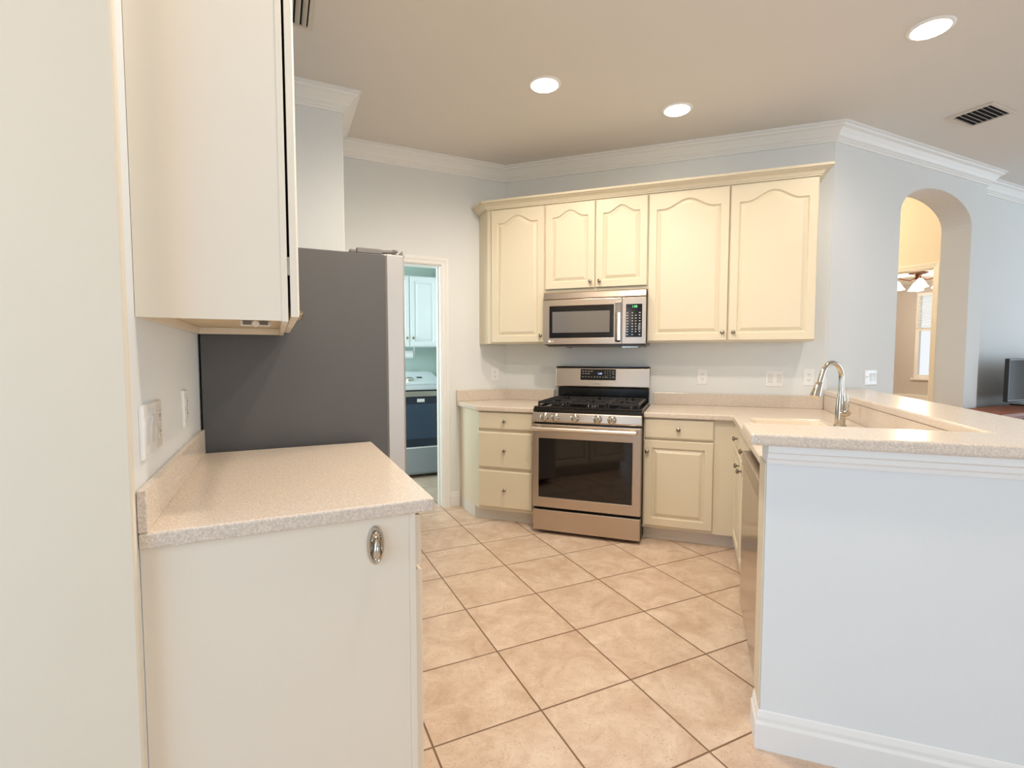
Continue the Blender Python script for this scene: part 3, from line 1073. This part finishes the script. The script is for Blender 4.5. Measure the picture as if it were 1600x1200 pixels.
for z, o_ in ((1.402, 0.001), (1.414, 0.026), (1.48, 0.032), (1.62, 0.032), (1.694, 0.026), (1.706, 0.001)):
    L.append([(-0.547, MF - o_, z), (-0.526, MF - o_ - 0.008, z), (-0.506, MF - o_, z), (-0.506, MF - o_ + 0.0006 + 0.006 * (o_ > .01), z), (-0.547, MF - o_ + 0.0006 + 0.006 * (o_ > .01), z)])
t.part('handle', MB().loops(L), CHROME, parent=d, bevel=0.0015)
cp = t.part('control_panel', MB().box(-0.4985, M1, MF, MF + 0.029, 1.388, 1.732), STEEL, bevel=0.003)
t.part('keypad', MB().box(-0.470, -0.353, MF - 0.002, MF + 0.0005, 1.438, 1.681), GLASSF, parent=cp, bevel=0.0015)
mb = MB()
y0, y1 = MF - 0.0026, MF - 0.0021
for r_, z in enumerate((1.617, 1.597, 1.577, 1.557, 1.536, 1.516, 1.496, 1.478, 1.456)):
    for c_, u in enumerate((-0.461, -0.425, -0.400, -0.372)):
        if r_ == 0 and c_ == 2 or r_ in (5, 6) and c_ == 3 or r_ == 8 and c_ == 2:
            continue
        wd = 0.012 if c_ in (0, 3) else 0.009
        mb.box(u - wd / 2 + 0.002, u + wd / 2 + 0.002, y0, y1, z - 0.0032, z + 0.0032)
t.part('key_print', mb, MARK, parent=cp)
t.part('start_key', MB().box(-0.381, -0.363, y0, y1, 1.488, 1.530), GREYP, parent=cp)
mb = MB()
add_text(mb, '1:08', 0.022, (-0.407, MF - 0.0024, 1.662), (1, 0, 0), (0, 0, 1))
t.part('clock_digits', mb, DISPG, parent=cp)
mb = MB()
mb.lathe((-1.056, MF - 0.0001, 1.4125), (0, -1, 0), [(0, 0.0095), (0.0006, 0.0095)], 24)
add_text(mb, 'LG', 0.020, (-1.033, MF - 0.0005, 1.4125), (1, 0, 0), (0, 0, 1))
t.part('brand_logo', mb, LOGO, parent=d)
mb = MB()
mb.box(M0 + 0.02, M1 - 0.02, MF + 0.035, 4.15, 1.370, 1.3815)
t.part('bottom_plate', mb, GREYP, bevel=0.004)
for a, b in ((M0 + 0.09, -0.93), (-0.50, M1 - 0.06)):
    t.part('grease_filter', MB().box(a, b, MF + 0.05, 4.05, 1.362, 1.3695), STEELD)

# ------------------------------------------------------------------ sink and faucet


def rrect(u0, u1, v0, v1, r, z, n=5):
    pts = []
    for cx, cy, a0 in ((u1 - r, v1 - r, 0), (u0 + r, v1 - r, 90), (u0 + r, v0 + r, 180), (u1 - r, v0 + r, 270)):
        for k in range(n + 1):
            a = math.radians(a0 + 90 * k / n)
            pts.append((cx + r * math.cos(a), cy + r * math.sin(a), z))
    return pts


t = Thing('kitchen_sink', 'cream undermount kitchen sink set in the peninsula counter', 'sink', 'D', (0.545, 3.11, 0.70))
a0, a1, b0, b1 = 0.347, 0.733, 2.742, 3.483
L = [rrect(a0, a1, b0, b1, 0.006, 0.8725), rrect(a0, a1, b0, b1, 0.006, 0.904), rrect(a0 + 0.006, a1 - 0.006, b0 + 0.006, b1 - 0.006, 0.04, 0.900),
     rrect(a0 + 0.010, a1 - 0.010, b0 + 0.010, b1 - 0.010, 0.05, 0.86), rrect(a0 + 0.025, a1 - 0.025, b0 + 0.025, b1 - 0.025, 0.06, 0.74),
     rrect(a0 + 0.06, a1 - 0.06, b0 + 0.06, b1 - 0.06, 0.06, 0.718)]
t.part('basin', MB().loops(L, cap0=False), SINKM, smooth=True)
t.part('drain', MB().lathe((0.545, 3.11, 0.7182), (0, 0, 1), [(0, 0.042), (0.003, 0.042), (0.004, 0.034)], 20), CHROME, smooth=True)
FU, FV = 0.776, 3.215
t = Thing('faucet', 'polished gooseneck pull-down faucet standing behind the sink', 'faucet', 'D', (FU, FV, CT1))
mb = MB().lathe((FU, FV, CT1), (0, 0, 1), [(0, 0.031), (0.006, 0.030), (0.010, 0.026), (0.06, 0.0255), (0.10, 0.0245), (0.15, 0.021), (0.18, 0.016), (0.20, 0.0145)], 20)
t.part('base', mb, CHROME, smooth=True)
dirn = Vector((-0.72, -0.69, 0)).normalized()
P0 = Vector((FU, FV, 0))
zr, R = CT1 + 0.268, 0.082
pts = [P0 + Vector((0, 0, z)) for z in (CT1 + 0.19, CT1 + 0.21, CT1 + 0.24)]
for k in range(0, 15):
    a = PI * k / 14 * 0.90
    pts.append(P0 + dirn * (R - R * math.cos(a)) + Vector((0, 0, zr + R * math.sin(a))))
e = pts[-1]
dd = (pts[-1] - pts[-2]).normalized()
pts += [e + dd * 0.03, e + dd * 0.05]
t.part('spout', MB().tube(pts, 0.0135, 14), CHROME, smooth=True)
h0 = pts[-1]
mb = MB().lathe(h0, dd, [(0, 0.0145), (0.006, 0.018), (0.03, 0.020), (0.075, 0.0255), (0.086, 0.0255), (0.088, 0.018)], 18)
hd = t.part('spray_head', mb, CHROME, smooth=True)
t.part('spray_button', MB().lathe(h0 + dd * 0.045 - dirn.cross(Vector((0, 0, 1))) * 0.0 + dirn * 0.0195, dirn, [(0, 0.006), (0.0035, 0.0055), (0.004, 0.003)], 12), BLACK, parent=hd, smooth=True)
hs = Vector((0.55, -0.83, 0)).normalized()
hb = P0 + Vector((0, 0, CT1 + 0.075)) + hs * 0.012
mb = MB().tube([hb, hb + hs * 0.03, hb + hs * 0.042], [0.019, 0.019, 0.014], 14)
mb.tube([hb + hs * 0.030 + Vector((0, 0, 0.01)), hb + hs * 0.034 + Vector((0, 0, 0.05)), hb + hs * 0.028 + Vector((0, 0, 0.105))], [0.008, 0.0065, 0.0055], 10)
t.part('lever', mb, CHROME, smooth=True)

# ------------------------------------------------------------------ wall plates


def plate(name, label, cat, frame, M, a0, a1, b0, b1, kinds, base_c=0.0, m=PLASTIC, group=None, thick=0.006):
    o0 = M((a0 + a1) / 2, (b0 + b1) / 2, 0)
    t = Thing(name, label, cat, frame, o0, group)
    mb = MB()
    L = []
    for i, c in ((0, 0.0005), (0, thick * .5), (0.003, thick), (0.004, thick)):
        L.append([M(a, b, c) for a, b in ((a0 + i, b0 + i), (a1 - i, b0 + i), (a1 - i, b1 - i), (a0 + i, b1 - i))])
    t.part('plate', mb.loops(L), m)
    n = len(kinds)
    w = (a1 - a0) / n
    bm_ = (b0 + b1) / 2

    def bx(mb, a, a_, b, b_, c, c_):
        p = [M(a, b, c), M(a_, b_, c_)]
        mb.box(p[0][0], p[1][0], p[0][1], p[1][1], p[0][2], p[1][2])
    for i, kd in enumerate(kinds):
        c = a0 + w * (i + 0.5)
        if kd == 'rocker':
            mb = MB()
            L = []
            for z, cc in ((bm_ - 0.033, thick + 0.0005), (bm_, thick + 0.002), (bm_ + 0.033, thick + 0.005)):
                L.append([M(c - 0.0165, z, thick), M(c + 0.0165, z, thick), M(c + 0.0165, z, cc), M(c - 0.0165, z, cc)])
            t.part('rocker', mb.loops(L), ROCKER if m is PLASTIC else PLASTIC)
        elif kd == 'toggle':
            mb = MB()
            bx(mb, c - 0.005, c + 0.005, bm_ - 0.012, bm_ + 0.012, thick, thick + 0.001)
            bx(mb, c - 0.004, c + 0.004, bm_ + 0.001, bm_ + 0.012, thick + 0.001, thick + 0.012)
            t.part('toggle', mb, PLASTIC)
        else:
            for s_ in (-1, 1):
                zc = bm_ + s_ * 0.020
                mb = MB()
                bx(mb, c - 0.016, c + 0.016, zc - 0.014, zc + 0.014, thick, thick + 0.002)
                r = t.part('receptacle', mb, m if m is ALMOND else PLASTIC, bevel=0.001)
                mb = MB()
                bx(mb, c - 0.008, c - 0.0055, zc - 0.002, zc + 0.008, thick + 0.002, thick + 0.0024)
                bx(mb, c + 0.0055, c + 0.008, zc - 0.002, zc + 0.008, thick + 0.002, thick + 0.0024)
                bx(mb, c - 0.002, c + 0.002, zc - 0.010, zc - 0.006, thick + 0.002, thick + 0.0024)
                t.part('slot', mb, PLASTICD, parent=r)
        for sz in (b0 + 0.012, b1 - 0.012):
            p0 = Vector(M(c, sz, thick))
            mb = MB().lathe(p0, Vector(M(c, sz, thick + 1)) - p0, [(0, 0.003), (0.001, 0.0028)], 10)
            t.part('screw', mb, ALMOND)
    return t


MBW = mapper('-v', VB)
plate('power_outlet', 'white power outlet on the range wall just right of the range', 'outlet', 'D', MBW, 0.038, 0.112, 1.075, 1.197, ['outlet'])
plate('light_switch', 'white double rocker switch plate on the range wall right of the range', 'switch', 'D', MBW, 0.524, 0.644, 1.068, 1.190, ['rocker', 'rocker'])
plate('power_outlet', 'white power outlet on the wall just behind the faucet spout', 'outlet', 'D', MBW, 0.774, 0.846, 1.080, 1.202, ['outlet'])
MDW = mapper('-y', YD)
plate('power_outlet', 'white power outlet on the wall by the doorway above the angled counter end', 'outlet', 'W', MDW, 1.720, 1.792, 1.075, 1.197, ['outlet'])
MAW = mapper('-y', YA)
plate('light_switch', 'white triple toggle switch plate left of the arched opening', 'switch', 'W', MAW, 4.085, 4.235, 1.075, 1.190, ['toggle', 'rocker', 'rocker'])
MLW = mapper('+x', XL)
plate('light_switch', 'white double rocker switch plate on the left wall over the counter, nearest the camera', 'switch', 'W', MLW, 1.372, 1.492, 1.063, 1.187, ['rocker', 'rocker'], thick=0.010)
plate('power_outlet', 'almond power outlet on the left wall beside the double rocker switch', 'outlet', 'W', MLW, 1.506, 1.580, 1.063, 1.187, ['outlet'], m=ALMOND, thick=0.008)
plate('power_outlet', 'white power outlet on the left wall nearest the refrigerator', 'outlet', 'W', MLW, 1.930, 2.004, 1.066, 1.187, ['outlet'], thick=0.010)

# ------------------------------------------------------------------ ceiling lights and vents


def ceiling_spot(x, y, label, power):
    t = Thing('recessed_ceiling_light', label, 'ceiling light', 'W', (x, y, CEIL), 'recessed lights in the kitchen ceiling')
    mb = MB().lathe((x, y, CEIL), (0, 0, -1), [(0.0003, 0.100), (0.004, 0.098), (0.008, 0.090), (0.008, 0.082), (0.003, 0.080)], 32)
    t.part('trim_ring', mb, TRIM, smooth=True)
    t.part('lens', MB().lathe((x, y, CEIL), (0, 0, -1), [(0.0085, 0.0805), (0.0105, 0.078)], 32), LAMP)
    spot('ceiling_spot', (x, y, CEIL - 0.03), power, r=0.075)


ceiling_spot(1.503, 2.731, 'round lit recessed ceiling light, leftmost of the three, in front of the doorway wall', 46)
ceiling_spot(2.446, 2.626, 'round lit recessed ceiling light nearest the cabinets right of the microwave', 4)
ceiling_spot(2.992, 1.457, 'round lit recessed ceiling light beside the ceiling vent, above the bar', 30)
for x, y, w in ((0.75, 1.15, 48), (1.30, 1.72, 76)):
    spot('ceiling_spot', (x, y, CEIL - 0.03), w, r=0.075)  # unseen fill spots added to brighten the kitchen, without fixtures


def vent(x0, x1, y0, y1, along, label, n):
    t = Thing('ceiling_vent', label, 'vent', 'W', ((x0 + x1) / 2, (y0 + y1) / 2, CEIL))
    f = 0.024
    z1, z0 = CEIL - 0.0003, CEIL - 0.010
    mb = MB().grid([x0, x0 + f, x1 - f, x1], [y0, y0 + f, y1 - f, y1], lambda i, j: not (i == 1 and j == 1), z0, z1)
    t.part('frame', mb, mat_vent, bevel=0.002)
    t.part('duct_shade', MB().box(x0 + f, x1 - f, y0 + f, y1 - f, CEIL - 0.0020, z1), GAP)  # thin black sheet painted in for the shade behind the slats
    for k in range(n):
        mb = MB()
        w = 0.0125
        if along == 'x':
            c = y0 + f + (y1 - y0 - 2 * f) * (k + 0.5) / n
            L = [[(x, c + w, CEIL - 0.003), (x, c - w * .1, CEIL - 0.016), (x, c - w * .1 - 0.002, CEIL - 0.015), (x, c + w - 0.003, CEIL - 0.0025)] for x in (x0 + f, x1 - f)]
        else:
            c = x0 + f + (x1 - x0 - 2 * f) * (k + 0.5) / n
            L = [[(c - w, y, CEIL - 0.003), (c + w * .5, y, CEIL - 0.016), (c + w * .5 + 0.002, y, CEIL - 0.015), (c - w + 0.003, y, CEIL - 0.0025)] for y in (y0 + f, y1 - f)]
        t.part('slat', mb.loops(L), mat_vent)


mat_vent = mat('vent_enamel', (214, 206, 194), 0.5)
vent(4.205, 4.515, 1.680, 1.930, 'x', 'slatted air vent in the ceiling beside the crown moulding, at right', 7)
vent(-0.12, 0.205, 2.30, 2.785, 'y', 'slatted air vent in the ceiling above the refrigerator, behind the near wall cabinet', 9)

# ------------------------------------------------------------------ laundry room
t = Thing('washing_machine', 'grey washing machine with dark glass front seen through the doorway', 'washing machine', 'W', (1.28, 5.5, 0))
W0, W1, WY = 0.95, 1.66, 5.20
t.part('body', MB().box(W0, W1, WY + 0.02, 5.90, 0.03, 0.905), WASHG, bevel=0.006)
for a in (W0 + 0.06, W1 - 0.06):
    for b in (WY + 0.08, 5.84):
        t.part('foot', MB().lathe((a, b, 0), (0, 0, 1), [(0, 0.025), (0.0295, 0.025)], 12), BLACK)
t.part('door', MB().box(W0 + 0.02, W1 - 0.02, WY, WY + 0.0195, 0.335, 0.865), WASHD, bevel=0.004)
t.part('door_glass', MB().box(W0 + 0.07, W1 - 0.04, WY - 0.0025, WY - 0.0003, 0.42, 0.79), mat('washer_glass_blue', (52, 70, 92), 0.1))
t.part('badge', MB().box(1.34, 1.42, WY - 0.003, WY - 0.0003, 0.81, 0.845), PLASTIC)
t.part('front_strip', MB().box(W0, W1, WY - 0.004, WY + 0.0195, 0.868, 0.925), STEELD, bevel=0.003)
t.part('kick_panel', MB().box(W0, W1, WY, WY + 0.0195, 0.05, 0.318), WASHG, bevel=0.003)
t.part('panel_trim', MB().box(W0, W1, WY - 0.003, WY + 0.0195, 0.3185, 0.333), WASHW)
t.part('top_lid', MB().box(W0, W1, WY + 0.03, 5.88, 0.935, 0.985), WASHW, bevel=0.006)
t.part('top_gap', MB().box(W0 + 0.01, W1 - 0.01, WY + 0.035, 5.88, 0.9055, 0.9345), GAP)
mb = MB()
L = [[(x, 5.26, 0.986), (x, 5.255, 1.010), (x, 5.66, 1.115), (x, 5.86, 1.118), (x, 5.86, 0.986)] for x in (W0, W1 - 0.03)]
cs = t.part('console', mb.loops(L), WASHW, bevel=0.006)
nrm = Vector((0, -0.105, 0.405)).normalized()
t.part('dial', MB().lathe((1.30, 5.36, 1.0378), nrm, [(0, 0.045), (0.02, 0.042), (0.025, 0.035)], 20), CHROME, parent=cs, smooth=True)
mb = MB()
L = [[(x, y, 1.010 + (y - 5.255) / 0.405 * 0.105 + k) for x, y in ((1.40, 5.42), (1.46, 5.42), (1.46, 5.47), (1.40, 5.47))] for k in (0.0005, 0.002)]
t.part('display', mb.loops(L), BLACK, parent=cs)
ML = mapper('-y', 5.640)
t = Thing('laundry_cabinet', 'white wall cabinet above the washing machine, seen through the doorway', 'cabinet', 'W', (1.35, 5.8, 1.40))
t.part('body', MB().box(0.60, 1.70, 5.640, 5.949, 1.40, 2.20), LAUN)
for a0, a1, k in ((0.61, 0.985, 0.955), (0.995, 1.370, 1.34), (1.380, 1.695, 1.41)):
    add_door(t, ML, a0, a1, 1.41, 2.19, (k, 1.50), m=LAUN, rail=0.05)
ML2 = mapper('-x', 1.735)
t = Thing('laundry_cabinet', 'white wall cabinet on the side wall, at the right edge of the doorway', 'cabinet', 'W', (1.88, 5.2, 1.45))
t.part('body', MB().box(1.735, 2.019, 4.86, 5.62, 1.42, 2.36), LAUN)
for a0, a1, k in ((4.87, 5.235, 5.2), (5.245, 5.61, 5.28)):
    add_door(t, ML2, a0, a1, 1.43, 2.35, (k, 1.50), m=LAUN, rail=0.05)
t = Thing('paper_towel_holder', 'white paper towel bracket under the laundry cabinet', 'paper towel holder', 'W', (1.30, 5.80, 1.30))
for x in (1.125, 1.455):
    t.part('arm', MB().box(x, x + 0.008, 5.76, 5.80, 1.30, 1.3995), PLASTIC)
t.part('rod', MB().tube([(1.133, 5.78, 1.315), (1.455, 5.78, 1.315)], 0.006, 8), PLASTIC)
mb = MB().loops([[(x, 5.78 + r * math.cos(2 * PI * k / 20), 1.315 + r * math.sin(2 * PI * k / 20)) for k in range(20)]
                 for x, r in ((1.16, 0.008), (1.16, 0.045), (1.44, 0.045), (1.44, 0.008))], False, False)
solo('paper_towel_roll', 'white paper towel roll hanging below the laundry cabinet', 'paper towel', 'W', (1.30, 5.78, 1.27), mb, PAPER)

# ------------------------------------------------------------------ dining room: window, ceiling lamp
wy0, wy1, wz0, wz1 = 3.75, 4.60, 0.94, 2.31
mb = MB()
mb.grid([wy0, wy0 + 0.045, wy1 - 0.045, wy1], [wz0, wz0 + 0.05, 1.70, 1.75, wz1 - 0.045, wz1], lambda i, j: not (i == 1 and j in (1, 3)), DFX + 0.01, DFX + 0.08)
for v in mb.bm.verts:
    v.co = Vector((v.co.z, v.co.x, v.co.y))
win = struct('window_1', mb, TRIM)
gl = bpy.data.materials.new('window_glass')
gl.use_nodes = True
gp = gl.node_tree.nodes['Principled BSDF']
gp.inputs['Transmission Weight'].default_value = 1.0
gp.inputs['Roughness'].default_value = 0.0
gp.inputs['IOR'].default_value = 1.02
for z0, z1 in ((wz0 + 0.05, 1.70), (1.75, wz1 - 0.045)):
    make('pane', MB().box(DFX + 0.045, DFX + 0.049, wy0 + 0.045, wy1 - 0.045, z0, z1), gl, win)
mb = MB().box(DFX - 0.03, DFX + 0.01, wy0 - 0.03, wy1 + 0.03, wz0 - 0.03, wz0 - 0.001)
make('sill', mb, TRIM, win)
t = Thing('window_blind', 'white slatted blind drawn over the upper half of the far window', 'blind', 'W', (DFX + 0.02, 4.17, 1.72))
t.part('headrail', MB().box(DFX - 0.012, DFX + 0.009, wy0 + 0.01, wy1 - 0.01, wz1 - 0.05, wz1 - 0.005), BLIND)
mb = MB()
for k in range(17):
    z = 1.74 + 0.031 * k
    L = [[(DFX - 0.010, y, z), (DFX + 0.008, y, z + 0.011), (DFX + 0.008, y, z + 0.013), (DFX - 0.010, y, z + 0.002)] for y in (wy0 + 0.02, wy1 - 0.02)]
    mb.loops(L)
t.part('slats', mb, BLIND)
t = Thing('ceiling_lamp', 'bronze ceiling lamp with lit bell glass shades beyond the arch', 'ceiling lamp', 'W', (8.15, 3.98, 2.46))
lx, ly = 8.15, 3.98
t.part('canopy', MB().lathe((lx, ly, 2.4598), (0, 0, -1), [(0, 0.115), (0.012, 0.11), (0.022, 0.085), (0.03, 0.04), (0.07, 0.03), (0.09, 0.045), (0.11, 0.02)], 24), BROWN, smooth=True)
for k in range(4):
    a = 2 * PI * k / 4 + 0.55
    dx, dy = math.cos(a), math.sin(a)
    pp = [(lx + dx * r, ly + dy * r, z) for r, z in ((0.02, 2.39), (0.09, 2.355), (0.16, 2.37), (0.21, 2.395), (0.235, 2.38), (0.235, 2.35))]
    ar = t.part('arm', MB().tube(pp, 0.009, 8), BROWN, smooth=True)
    t.part('glass_shade', MB().lathe((lx + dx * 0.235, ly + dy * 0.235, 2.35), (0, 0, -1), [(0, 0.022), (0.015, 0.035), (0.05, 0.055), (0.09, 0.078), (0.115, 0.095), (0.118, 0.085)], 20), SHADE, parent=ar, smooth=True)
t.part('finial', MB().lathe((lx, ly, 2.35), (0, 0, -1), [(0, 0.02), (0.10, 0.075), (0.13, 0.06), (0.15, 0.02)], 20), SHADE, smooth=True)


def point(name, loc, power, col, r=0.08):
    l = bpy.data.lights.new(name, 'POINT')
    l.energy = power
    l.color = col
    l.shadow_soft_size = r
    o = bpy.data.objects.new(name, l)
    o.location = loc
    COL.objects.link(o)


point('dining_lamp', (lx, ly, 2.12), 35, (1.0, 0.85, 0.66))
point('near_wall_fill', (-1.05, 0.45, 1.9), 6, (1.0, 0.68, 0.38), 0.15)  # unseen warm fill added for the near-left wall
point('hall_lamp', (5.4, 4.2, 2.75), 54, (1.0, 0.78, 0.50), 0.15)

# ------------------------------------------------------------------ family room at right
t = Thing('media_console', 'reddish wood console against the wall at the right edge, under the television', 'console', 'W', (6.4, 2.12, 0))
t.part('top', MB().box(5.22, 7.6, 1.93, 2.31, 0.795, 0.83), WOOD, bevel=0.006)
t.part('body', MB().box(5.28, 7.54, 1.97, 2.305, 0.10, 0.7945), WOOD)
for a0, a1 in ((5.30, 6.03), (6.05, 6.78), (6.80, 7.52)):
    d = t.part('door', door_mb(mapper('-y', 1.97), a0, a1, 0.13, 0.77), WOOD)
    t.part('knob', knob_mb(mapper('-y', 1.97), a1 - 0.05, 0.42, 0.02), BROWN, parent=d, smooth=True)
for a in (5.30, 7.46):
    for b in (1.98, 2.24):
        t.part('leg', MB().box(a, a + 0.06, b, b + 0.06, 0, 0.0995), WOOD)
t = Thing('television', 'flat black television standing on the wood console', 'television', 'W', (6.6, 2.2, 0.83))
t.part('screen', MB().box(5.99, 7.30, 2.18, 2.215, 0.88, 1.275), TVM, bevel=0.006)
t.part('bezel', MB().box(6.01, 7.28, 2.1785, 2.1798, 0.895, 1.26), GLASSF)
t.part('stand', MB().box(6.33, 6.97, 2.10, 2.29, 0.8302, 0.842), BLACK)
t.part('stand_neck', MB().box(6.55, 6.75, 2.186, 2.21, 0.8422, 0.8798), BLACK)
